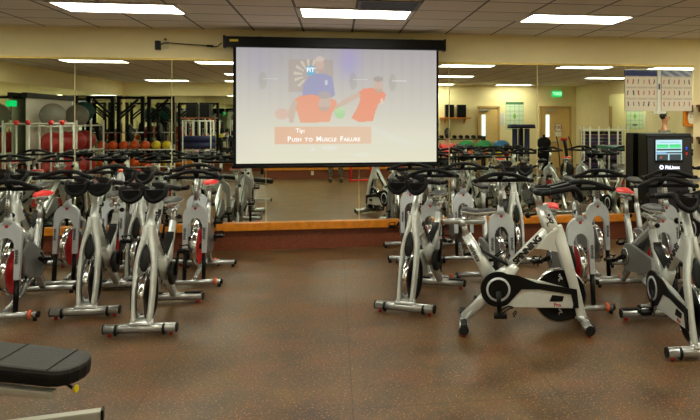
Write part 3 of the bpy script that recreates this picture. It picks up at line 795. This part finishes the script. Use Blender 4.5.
def skinmesh(name,J,E,m,parent,root=0,sub=1):
    me=bpy.data.meshes.new(name); me.from_pydata([j[:3] for j in J],E,[]); add_skin_layer(me)
    o=bpy.data.objects.new(name,me); col.objects.link(o); o.modifiers.new('s','SKIN').use_smooth_shade=True
    sv=me.skin_vertices[0].data
    for i,j in enumerate(J): sv[i].radius=(j[3],j[4] if len(j)>4 else j[3]); sv[i].use_root=(i==root)
    sb=o.modifiers.new('u','SUBSURF'); sb.levels=sub; sb.render_levels=sub
    dg=bpy.context.evaluated_depsgraph_get(); nm=bpy.data.meshes.new_from_object(o.evaluated_get(dg))
    bpy.data.objects.remove(o); nm.materials.clear(); nm.materials.append(M[m])
    for p in nm.polygons: p.use_smooth=True
    r=bpy.data.objects.new(name,nm); col.objects.link(r); r.parent=parent; return r
def person(label,loc,rz,pose,shirt,pants,hairlong=False,scale=1.0,cap=False):
    t=thing('person',label,'person',loc,rz)
    S=pose=='sit'; hz=.50 if S else .93
    J=[(0,0,hz,.13,.10),(0,0,hz+.22,.125,.095),(0,0,hz+.42,.155,.10),(0,0,hz+.52,.07,.06),(0,-.01,hz+.60,.05,.055)]
    E=[(0,1),(1,2),(2,3),(3,4)]
    hx=hz+.72
    J+= [(0,-.02,hz+.66,.065,.075),(0,-.02,hx+.02,.078,.095),(0,-.01,hx+.09,.06,.075)]; E+=[(4,5),(5,6),(6,7)]
    arms=[];legs=[]
    for s in (-1,1):
        n=len(J); A=[(s*.17,0,hz+.44,.055,.055),(s*.22,.02,hz+.18,.042,.042),(s*.20,-.08,hz-.04 if not S else hz+.05,.034,.034),(s*.19,-.12,hz-.11 if not S else hz+.0,.022,.034),(s*.185,-.15,hz-.17 if not S else hz-.04,.014,.03)]
        if S: A=[(s*.17,0,hz+.44,.055,.055),(s*.24,-.06,hz+.22,.042,.042),(s*.20,-.25,hz+.16,.034,.034),(s*.19,-.32,hz+.15,.02,.032),(s*.185,-.37,hz+.14,.014,.028)]
        J+=A; E+=[(2,n),(n,n+1),(n+1,n+2),(n+2,n+3),(n+3,n+4)]; arms.append(A)
        # fingers
        hb=A[-1]
        for q in range(4):
            m_=len(J); dx=(q-1.5)*.016
            J+=[(hb[0]+dx*s*.3,hb[1]-.025+dx,hb[2]-.03,.008,.008),(hb[0]+dx*s*.3,hb[1]-.02+dx*1.1,hb[2]-.065-(.006 if q in(1,2) else 0),.006,.006)]; E+=[(n+4,m_),(m_,m_+1)]
        m_=len(J); J+=[(A[3][0]-s*.015,A[3][1]-.03,A[3][2]-.02,.009,.009),(A[3][0]-s*.02,A[3][1]-.05,A[3][2]-.05,.007,.007)]; E+=[(n+3,m_),(m_,m_+1)]
        n=len(J)
        if S: Lg=[(s*.09,-.03,hz-.02,.085,.08),(s*.15,-.42,hz,.06,.06),(s*.15,-.42,.25,.05,.05),(s*.15,-.40,.09,.035,.038),(s*.155,-.50,.04,.035,.03),(s*.16,-.58,.035,.03,.02)]
        else: Lg=[(s*.09,0,hz-.06,.088,.085),(s*.12,-.02,.50,.06,.06),(s*.13,.01,.30,.052,.055),(s*.14,.02,.10,.035,.038),(s*.15,-.06,.045,.035,.032),(s*.16,-.14,.035,.03,.022)]
        J+=Lg; E+=[(0,n)]+[(n+i,n+i+1) for i in range(5)]; legs.append(Lg)
    body=skinmesh('body',J,E,'skin',t)
    # shirt
    g=.014; SJ=[(0,0,hz-.02,.14,.112),(0,0,hz+.22,.138,.108),(0,0,hz+.42,.165,.112),(0,0,hz+.50,.09,.075)]; SE=[(0,1),(1,2),(2,3)]
    for A in arms:
        n=len(SJ); SJ+=[(A[0][0],A[0][1],A[0][2],.068,.066),((A[0][0]+A[1][0])/2,(A[0][1]+A[1][1])/2,(A[0][2]+A[1][2])/2,.060,.060)]; SE+=[(2,n),(n,n+1)]
    skinmesh('shirt',SJ,SE,shirt,t)
    PJ=[(0,0,hz+.02,.142,.115)]; PE=[]
    for Lg in legs:
        n=len(PJ); PJ+=[(q[0],q[1],q[2],q[3]+.016,q[4]+.016) for q in Lg[:4]]; PE+=[(0,n),(n,n+1),(n+1,n+2),(n+2,n+3)]
    skinmesh('trousers',PJ,PE,pants,t)
    for Lg in legs:
        a,b_=Lg[3],Lg[5]
        MB().beam([(a[0],a[1]+.06,.045),(a[0],a[1],.055),(a[0],a[1]-.10,.04),(a[0],b_[1]-.03,.03)],[.035,.045,.05,.03],[.045,.055,.04,.025],3).build('shoe','shoe',t)
    zc=hx+.05
    h=MB(); h.ball((0,.015,zc+.03),.098,16,(.86,1.02,1.0))
    if hairlong: h.ball((0,.07,zc-.05),.085,14,(.95,.75,1.2)); h.ball((0,.06,zc+.10),.045,10)
    bmesh.ops.delete(h.bm,geom=[v for v in h.bm.verts if v.co.y<-.045 and v.co.z<zc+.05],context='VERTS')
    h.build('hair','hair',t)
    f=MB()
    for s in (-1,1): f.ball((s*.03,-.105,zc-.01),.010,8)
    f.build('eyes','ink',t)
    MB().beam([(0,-.108,zc-.005),(0,-.128,zc-.04),(0,-.11,zc-.05)],[.008,.014,.012],[.006,.01,.006]).build('nose','skin',t)
    MB().box((0,-.108,zc-.07),(.042,.008,.010),bev=.003).build('mouth','red',t)
    f=MB()
    for s in (-1,1): f.ball((s*.082,0,zc-.015),.024,8,(.4,.8,1.2))
    f.build('ears','skin',t)
    return t
person('standing person in mottled grey trousers, legs reflected below the projection screen',(0.02,-.36,0),PI,'stand','greyshirt','camo')
person('seated person in a pink sleeveless top with dark hair, seen from behind in the mirror',(3.05,-.75,0.0),0,'sit','pink','trousers',True)
person('person in a grey shirt far right, head reflected below the posters',(7.45,3.2,0),PI*.5,'stand','greyshirt','trousers')
# ------------------------------------------------------------------ equipment behind the camera, seen in the mirrors
def stool(x,y):
    s=thing('plyometric_stand','red tubular steel stand reflected below the right part of the screen','stand',(x,y,0))
    f=MB()
    for sx_ in (-1,1):
        f.tube([(sx_*.29,-.28,.03),(sx_*.22,-.18,.72)],.022,10); f.tube([(sx_*.29,.28,.03),(sx_*.22,.18,.72)],.022,10)
        f.tube([(sx_*.29,-.29,.03),(sx_*.29,.29,.03)],.022,10)
    f.tube([(-.29,.28,.05),(.29,.28,.05)],.024,10); f.build('frame','red',s)
    MB().box((0,0,.745),(.5,.42,.05),bev=.01).build('platform','matblack',s)
stool(.68,-.42)
def bench_simple(x,y,rz,lab):
    b_=thing('flat_bench',lab,'bench',(x,y,0),rz)
    MB().box((0,0,.33),(.30,.7,.07),bev=.02).build('pad','vinylside',b_)
    MB().box((0,0,.28),(.06,.6,.04)).build('rail','frame',b_)
    for s in (-1,1): MB().box((0,s*.27,.16),(.05,.05,.26)).box((0,s*.27,.02),(.4,.05,.04)).build('leg','frame',b_)
bench_simple(2.75,-.75,PI/2,'black flat bench under the person in pink')
def squat_rack(x,y,lab,flip=1):
    s=thing('squat_rack',lab,'rack',(x,y,0),0,'black squat racks')
    u=MB()
    for sx_ in (-1,1): MB().box((sx_*.29,0,1.12),(.085,.085,2.24)).build('upright','matblack',s)
    f=MB(); f.box((0,0,2.2),(.64,.08,.07)).box((0,0,.05),(.56,.07,.07))
    for sx_ in (-1,1): f.box((sx_*.29,-.30,.04),(.06,.9,.07))
    f.box((.05*flip,0.0,1.95),(.62,.045,.05),rot=Matrix.Rotation(R(42*flip),3,'Y'))
    f.box((.10*flip,0.05,1.80),(.62,.045,.045),rot=Matrix.Rotation(R(42*flip),3,'Y'))
    f.build('crossbeam','matblack',s)
    b_=MB().tube([(-.33,.07,1.3),(.33,.07,1.3)],.014,8).build('barbell','steel',s)
    MB().lathe([(.2,-.03),(.225,-.02),(.225,.02),(.2,.03)],(0.0,.07,1.3),'X',24).build('weight_plate','matblack',b_)
squat_rack(-5.95,-.98,'black squat rack in the back corner, leftmost reflected beside the ball tower',1)
squat_rack(-5.22,-.98,'black squat rack in the middle of the three reflected left of screen',-1)
squat_rack(-4.48,-.98,'black squat rack nearest the white upright rack',-1)
def ball_tower(x,y0,y1,lab):
    s=thing('ball_rack',lab,'rack',(x,(y0+y1)/2,0),0)
    h=(y1-y0)/2; f=MB(); n=3
    for k in range(n+1):
        yy=-h+2*h*k/n
        for xx in (-.3,.3): f.tube([(xx,yy,0),(xx,yy,1.62)],.022,8)
    for zz in (.38,.93,1.50):
        for xx in (-.3,.3,-.14,.14): f.tube([(xx,-h,zz),(xx,h,zz)],.016,8)
        for yy in (-h,h): f.tube([(-.3,yy,zz),(.3,yy,zz)],.016,8)
    f.build('frame','clear',s)
ball_tower(-5.85,.1,2.75,'tall white tubular ball rack along the left wall')
kk=0
for zz,nm in ((.38,'ballred'),(.93,'ballred'),(1.50,'ballgrey')):
    for q in range(4):
        yy=.45+q*.64
        if zz==1.5 and q in (1,3): continue
        if zz==1.5: yy={0:.95,2:2.35}[q]
        r=.235 if nm=='ballred' else .25
        m_=nm
        if zz==1.5 and q==0: m_='ballgrey'
        o=MB().ball((0,0,0),r,28).build('exercise_ball',m_); o.location=(-5.85,yy,zz+r-.02)
        tag(o,'%s exercise ball, %s shelf of white ball rack, %s from camera side'%({'ballred':'red','ballgrey':'grey'}[nm],{.38:'bottom',.93:'middle',1.5:'top'}[zz],['first','second','third','fourth'][q]),'exercise ball','exercise balls on the white rack')
o=MB().ball((0,0,0),.25,24).build('exercise_ball','ballteal'); o.location=(-6.13,-.27,1.835); 
tag(o,'dark teal exercise ball on a black stand beside the grey balls','exercise ball')
s=thing('ball_stand','small black stand holding the dark teal exercise ball','stand',(-6.13,-.27,0))
MB().tube([(0,0,0),(0,0,1.55)],.03,10).lathe([(.2,1.56),(.22,1.58),(.2,1.60)],(0,0,0),'Z',20,caps=False).box((0,0,1.545),(.36,.04,.02)).box((0,0,.015),(.34,.34,.03)).build('post','matblack',s)
# white rack of bars with red collars at far left
s=thing('body_bar_rack','white rail rack with red-capped upright posts near the left wall','rack',(-5.5,3.9,0))
f=MB(); f.tube([(-.62,0,1.56),(.62,0,1.56)],.018,8)
for k in range(7): f.tube([(-.6+k*.2,0,0),(-.6+k*.2,0,1.56)],.018,8)
for sx_ in (-.6,0.6): f.box((sx_,0,.02),(.05,.6,.04))
f.build('frame','clear',s)
for k in (1,2,4,5): MB().ball((-.6+k*.2,0,1.58),.05,12).build('post_cap','red',s)
s=thing('pull_down_screen','blank white pull-down screen with black housing high on the left wall','screen',(XL+.14,1.36,0))
MB().box((0,0,2.14),(.11,2.66,.11),bev=.01).build('housing','housing',s)
MB().box((0,0,1.40),(.008,2.5,1.40)).build('screen_fabric','paper',s)
MB().tube([(0,-1.26,.69),(0,1.26,.69)],.016,8).build('bottom_bar','housing',s)
# medicine ball rack
s=thing('medicine_ball_rack','low white rack carrying a row of orange and yellow medicine balls','rack',(-4.95,-.35,0))
f=MB()
for xx in (-.9,.9):
    for yy in (-.2,.2): f.tube([(xx,yy,0),(xx,yy,1.0)],.02,8)
for zz in (.45,.88):
    for yy in (-.08,.08): f.tube([(-.9,yy,zz),(.9,yy,zz)],.014,8)
    for xx in (-.9,.9): f.tube([(xx,-.2,zz),(xx,.2,zz)],.014,8)
f.build('frame','clear',s)
for zz in (.45,.88):
    for q in range(7):
        cm='ballyellow' if q>=5 else 'ballorange'
        o=MB().ball((0,0,0),.115,18).build('medicine_ball',cm); o.location=(-5.72+q*.255,-.35,zz+.112)
        tag(o,'%s medicine ball, %s rail of low white rack, %s from left wall'%('yellow' if q>=5 else 'orange',{.45:'lower',.88:'upper'}[zz],['first','second','third','fourth','fifth','sixth','seventh'][q]),'medicine ball','medicine balls on the low white rack')
# white upright rack with navy rolls
s=thing('upright_storage_rack','white upright storage rack with five tall posts left of screen reflection','rack',(-3.45,-.45,0))
f=MB()
for k in range(5): f.tube([(-.34+k*.17,-.2,0),(-.34+k*.17,-.2,1.62)],.016,8)
for xx in (-.34,.34): f.tube([(xx,.2,0),(xx,.2,1.62)],.016,8)
for zz in (.1,.85,1.6):
    for yy in (-.2,.2): f.tube([(-.34,yy,zz),(.34,yy,zz)],.014,8)
    for xx in (-.34,.34): f.tube([(xx,-.2,zz),(xx,.2,zz)],.014,8)
f.build('frame','clear',s)
for k,z in enumerate((1.0,1.17)):
    o=MB().tube([(-.42,0,0),(.42,0,0)],.085,18).build('rolled_mat','navy'); o.location=(-3.45,0-.45,z-.05+.02)
    tag(o,'navy rolled exercise mat on the white upright rack, %s roll'%['lower','upper'][k],'mat','navy rolled mats')
# dumbbell racks
def dumbbell_rack(x,y,rz,lab,n=8,L=2.0):
    s=thing('dumbbell_rack',lab,'rack',(x,y,0),rz)
    f=MB()
    for sx_ in (-1,1): f.beam([(0,0,0),(0,0,.01)],.01,.01); f.box((sx_*L/2,0,.55),(.06,.4,1.1))
    for z in (.35,.68,1.0): f.box((0,0,z),(L,.26,.03))
    f.build('frame','matblack',s)
    for z in (.35,.68,1.0):
        for q in range(n):
            xx=-L/2+.12+q*(L-.24)/(n-1)
            d=MB().tube([(xx,-.12,z+.075),(xx,.12,z+.075)],.014,6)
            for yy in (-.11,.11): d.lathe([(.05,-.04),(.055,-.03),(.055,.03),(.05,.04)],(xx,yy,z+.075),'Y',8)
            o=d.build('dumbbell','dark'); o.location=(x,y,.001); o.rotation_euler=(0,0,rz)
            tag(o,'small black dumbbell, %s shelf of %s, %s from left'%({.35:'bottom',.68:'middle',1.0:'top'}[z],lab.replace('black dumbbell ',''),['first','second','third','fourth','fifth','sixth','seventh','eighth'][q]),'dumbbell',lab+' dumbbells %d'%int(z*100))
dumbbell_rack(-2.75,-3.4,0,'black dumbbell rack behind the left of the camera',7,1.2)
dumbbell_rack(3.9,-3.9,0,'black dumbbell rack under the right speaker shelf',8,1.7)
# speakers on wooden shelves of the back wall
for x,nm in ((-4.17,'left'),(3.9,'right')):
    s=thing('speaker_shelf','orange wooden wall shelf holding two black speakers, %s of the screen'%nm,'shelf',(x,YB,1.66),0,'speaker shelves')
    MB().box((0,.17,.02),(1.0,.34,.04),bev=.004).build('board','wood' if x<0 else 'ledge',s)
    for q in (-.32,.32): MB().prism([(0.0,-.16),(.0,0),(.26,0),(.22,-.03)],q-.015,q+.015,'X').build('bracket','ledge',s)
    for q in (-.2,.2):
        sp=thing('loudspeaker','black wall shelf loudspeaker, %s one of the pair reflected %s of the screen'%(['left','right'][q>0],nm),'speaker',(x+q,YB+.18,1.70),0,'shelf loudspeakers')
        MB().box((0,0,.21),(.28,.24,.42),bev=.01).build('cabinet','black',sp)
        MB().box((0,.125,.21),(.24,.012,.38),bev=.004).build('grille','matblack',sp)
# doors on the back wall
def door(x,n,w=.98,glass=True,sign=False):
    d=thing('door_%d'%n,None,None,(x,YB,0)); d['kind']='structure'
    for k in ('label','category'):
        if k in d: del d[k]
    f=MB()
    for s in (-1,1): f.box((s*(w/2+.03),.03,1.02),(.07,.09,2.04))
    f.box((0,.03,2.05),(w+.13,.09,.07)); f.build('door_frame','doorframe',d)
    MB().box((0,.025,1.0),(w-.01,.045,2.0),bev=.003).build('door_leaf','doorwood',d)
    MB().box((-w*.28,.05,1.42),(.13,.012,.75),bev=.002).build('door_window','glassy',d)
    b_=MB().box((0,.09,.88),(w*.8,.04,.05),bev=.008)
    for s in (-1,1): b_.box((s*w*.36,.07,.88),(.07,.07,.09),bev=.006)
    b_.build('push_bar','steel',d)
    MB().box((.0-.2,.08,1.94),(.3,.07,.06),bev=.006).box((-.05,.10,1.97),(.35,.02,.02)).build('door_closer','steel',d)
    if sign:
        sg=MB().lathe([(.13,0),(.13,.004)],(.10,.05,1.36),'Y',28).box((.10,.052,1.14),(.22,.004,.16)).build('door_sign','paper',d)
        lettering('sign_lettering','EXIT',.135,'logored',sg,basis((-1,0,0),(0,0,1),(.10,.0555,1.36)),.001,bold=.003)
        MB().tube([(.10+.13*math.cos(a),.054,1.36+.13*math.sin(a)) for a in [k*PI/14 for k in range(28)]],.006,6,closed=True).build('sign_ring','logored',sg)
door(7.36,1,sign=True); door(5.05,2,.62)
# exit sign
e=thing('exit_sign','green lit EXIT sign on the wall above the exit door','exit sign',(7.42,YB+.03,2.40))
MB().box((0,0,.1),(.34,.05,.2),bev=.008).build('sign_case',emit('green exit glow',(20,210,110),.5),e)
lettering('exit_lettering','EXIT',.15,emit('pale exit letters',(190,255,210),.8),e,basis((-1,0,0),(0,0,1),(0,.027,.1)),.001,bold=.003)
e=thing('exit_sign','green lit EXIT sign hanging high on the left wall','exit sign',(XL+.045,2.95,1.86))
MB().box((0,0,.1),(.05,.2,.12),bev=.008).build('sign_case',bpy.data.materials['green exit glow'],e)
# wall chart
def chart(u,v):
    c=(206,222,190)
    if v>.9: return (60,110,70)
    if (u*4)%1<.06 or (v*6)%1<.06: c=(150,176,140)
    if .38<u<.62 and .3<v<.6: c=(120,180,70) if ell(u,v,.5,.48,.08,.1)<1 else c
    if .36<u<.64 and .12<v<.2: c=(70,90,70)
    return c
p_=thing('wall_chart','tall green and white exercise chart on the back wall','poster',(5.95,YB+.004,1.30))
sheet('chart_sheet',.62,.92,40,60,chart,'print',p_,(0,0,.46),xa=(-1,0,0),outward=(0,1,0),thick=.004)
def notice(u,v): return (170,168,160) if ((v*14)%1<.3 and .1<u<.9) else (232,230,220)
p_=thing('paper_notice','white paper notice on the back wall beside the green chart','poster',(5.5,YB+.004,1.38))
sheet('notice_sheet',.22,.42,20,42,notice,'print',p_,(0,0,.25),xa=(-1,0,0),outward=(0,1,0),thick=.003)
# balance domes and rack at right
s=thing('dome_rack','black three tier rack carrying green balance domes and small balls','rack',(4.1,-.9,0))
f=MB()
for xx in (-.75,.75):
    for yy in (-.25,.25): f.box((xx,yy,.43),(.05,.05,.86))
for z in (.3,.58,.85): f.box((0,0,z),(1.5,.5,.03))
f.build('frame','matblack',s)
for k,(xx,m_,nm) in enumerate(((-.48,'ballgreen','green balance dome nearest the pink-shirted person'),(.02,'ballgreen','green balance dome in the middle of the rack top'),(.52,'ballblue','blue balance dome at the right end of the rack top'))):
    d=thing('balance_dome',nm,'balance dome',(4.1+xx,-.9,.866),0,'balance domes')
    MB().lathe([(.24,0),(.25,.015),(.24,.03)],(0,0,0),'Z',24).build('base','matblack',d)
    MB().lathe([(.235,.03),(.225,.08),(.18,.14),(.1,.18),(.0,.19)],(0,0,0),'Z',24,caps=False).build('dome',m_,d)
for k in range(7):
    c_=['ballred','ballorange','ballyellow','ballorange','ballgreen','ballyellow','ballred'][k]; nm=['red','orange','yellow','orange','green','yellow','red'][k]
    o=MB().ball((0,0,0),.1,16).build('medicine_ball',c_); o.location=(3.47+k*.21,-.75,.697)
    tag(o,'%s small ball, middle shelf of dome rack, %s from its left'%(nm,['first','second','third','fourth','fifth','sixth','seventh'][k]),'medicine ball','balls on the dome rack')
# hanging mat tower
s=thing('mat_tower','blue hanging exercise mats on a black stand beside the green wall chart','mat stand',(5.25,-1.1,0))
MB().box((0,0,.7),(.06,.06,1.4)).box((0,0,1.41),(.75,.3,.05)).box((0,0,.02),(.6,.6,.04)).build('stand','matblack',s)
for x in (-.16,.02,.2): MB().box((x,-.12,.9),(.15,.06,.95),bev=.02).build('hanging_mat','navy',s)
MB().box((0,0,1.46),(.7,.4,.07),bev=.02).build('folded_mat','navy',s)
# kettlebell / plate tree
s=thing('weight_tree','black weight tree with stacked plates beside the blue mats','weight tree',(5.95,-1.2,0))
MB().box((0,0,.6),(.06,.06,1.2)).box((0,0,.02),(.5,.5,.04)).build('post','matblack',s)
for z in (.35,.65,.95): MB().lathe([(.17,-.09),(.19,-.07),(.19,.07),(.17,.09)],(0,0.0,z),'Y',22).build('weight_plate','matblack',s)
# stacked step platforms in white rack
s=thing('step_rack','white post rack crammed with purple exercise steps, right side reflection','rack',(6.75,1.3,0),R(8))
f=MB()
for xx in (-.55,-.4,-.18,.08,.3,.55):
    f.box((xx,.24,.73),(.035,.035,1.46))
for xx in (-.55,.55): f.box((xx,-.24,.73),(.035,.035,1.46))
for z in (.1,1.38):
    for yy in (-.24,.24): f.box((0,yy,z),(1.1,.03,.03))
    for xx in (-.55,.55): f.box((xx,0,z),(.03,.5,.03))
f.build('frame','clear',s)
for cxx in (-.29,.2):
    for q in range(14):
        o=MB().box((0,0,.035),(.42,.40,.074),bev=.012).build('exercise_step',['purple','matblack','purple','navy'][q%4]); o.parent=None
        v_=Matrix.Rotation(R(8),3,'Z')@Vector((cxx,0,0)); o.location=(6.75+v_.x,1.3+v_.y,.12+q*.088); o.rotation_euler=(0,0,R(8))
        tag(o,'%s exercise step, %s stack of white rack, %s'%(['purple','black','purple','navy'][q%4],['left','right'][cxx>0],['at the bottom','second up','third up','fourth up','fifth up','sixth up','seventh up','eighth up','ninth up','tenth up','eleventh up','twelfth up','thirteenth up','on top'][q]),'exercise step','exercise steps in the white rack')
# elliptical-like machine and teal bench
s=thing('elliptical_trainer','black upright exercise machine between exit door and white rack reflection','exercise machine',(5.85,.6,0),R(-12))
s.scale=(.9,.9,.82)
MB().box((0,0,.06),(.5,1.1,.1),bev=.03).build('base','matblack',s)
MB().beam([(0,.4,.1),(0,.35,.8),(0,.2,1.35)],.04,.05,3).build('mast','matblack',s)
MB().lathe([(.25,-.07),(.3,-.05),(.3,.05),(.25,.07)],(0,.35,.38),'X',28).build('drive_housing','dark',s)
for sx_ in (-1,1): MB().tube([(sx_*.2,.3,.5),(sx_*.22,.25,1.1),(sx_*.2,.1,1.45)],.017,8,4).build('arm_lever','matblack',s)
MB().box((0,.18,1.36),(.2,.05,.1),bev=.02).build('console','red',s)
s=thing('teal_massage_bench','teal padded bench on a white frame beside the white step rack','bench',(6.6,2.75,0),R(0))
MB().box((0,0,.98),(.6,1.6,.07),bev=.025).build('pad','ballteal',s)
for sx_ in (-1,1):
    for sy_ in (-1,1): MB().box((sx_*.25,sy_*.7,.47),(.05,.05,.94)).build('leg','clear',s)
# clock in a wooden box on right wall
s=thing('wall_clock','round white wall clock in an orange wooden surround on right wall','clock',(XR,3.5,1.68))
f=MB()
for sy_ in (-1,1): f.box((-.06,sy_*.42,0),(.12,.06,.36))
for sz in (-1,1): f.box((-.06,0,sz*.18),(.12,.9,.05))
f.box((-.01,0,0),(.02,.84,.32)); f.build('surround','ledge',s)
MB().lathe([(.14,-.05),(.15,-.045),(.15,-.02),(.14,-.02)],(0,-.2,0),'X',28).build('clock_face','paper',s)
MB().box((-.053,-.2,.04),(.004,.012,.09)).box((-.053,-.17,0),(.004,.07,.012)).build('clock_hand','ink',s)
# ------------------------------------------------------------------ camera, world, view
sc=bpy.context.scene
cd=bpy.data.cameras.new('camera'); cam=bpy.data.objects.new('camera',cd); col.objects.link(cam)
TH=math.atan(114/690)
cam.location=(0,0,1.65); cam.rotation_euler=(PI/2,0,-TH)
cd.sensor_width=36; cd.sensor_fit='HORIZONTAL'; cd.lens=36*690/700
cd.shift_x=-(449-350)/700; cd.shift_y=-(210-119)/700
cd.clip_start=.02; cd.clip_end=100
sc.camera=cam
w=bpy.data.worlds.new('world'); sc.world=w; w.use_nodes=True; w.node_tree.nodes['Background'].inputs[0].default_value=(.6,.6,.55,1); w.node_tree.nodes['Background'].inputs[1].default_value=.1
sc.view_settings.view_transform='Standard'; sc.view_settings.look='None'; sc.view_settings.gamma=1; sc.view_settings.use_curve_mapping=False
sc.view_settings.exposure=1.2
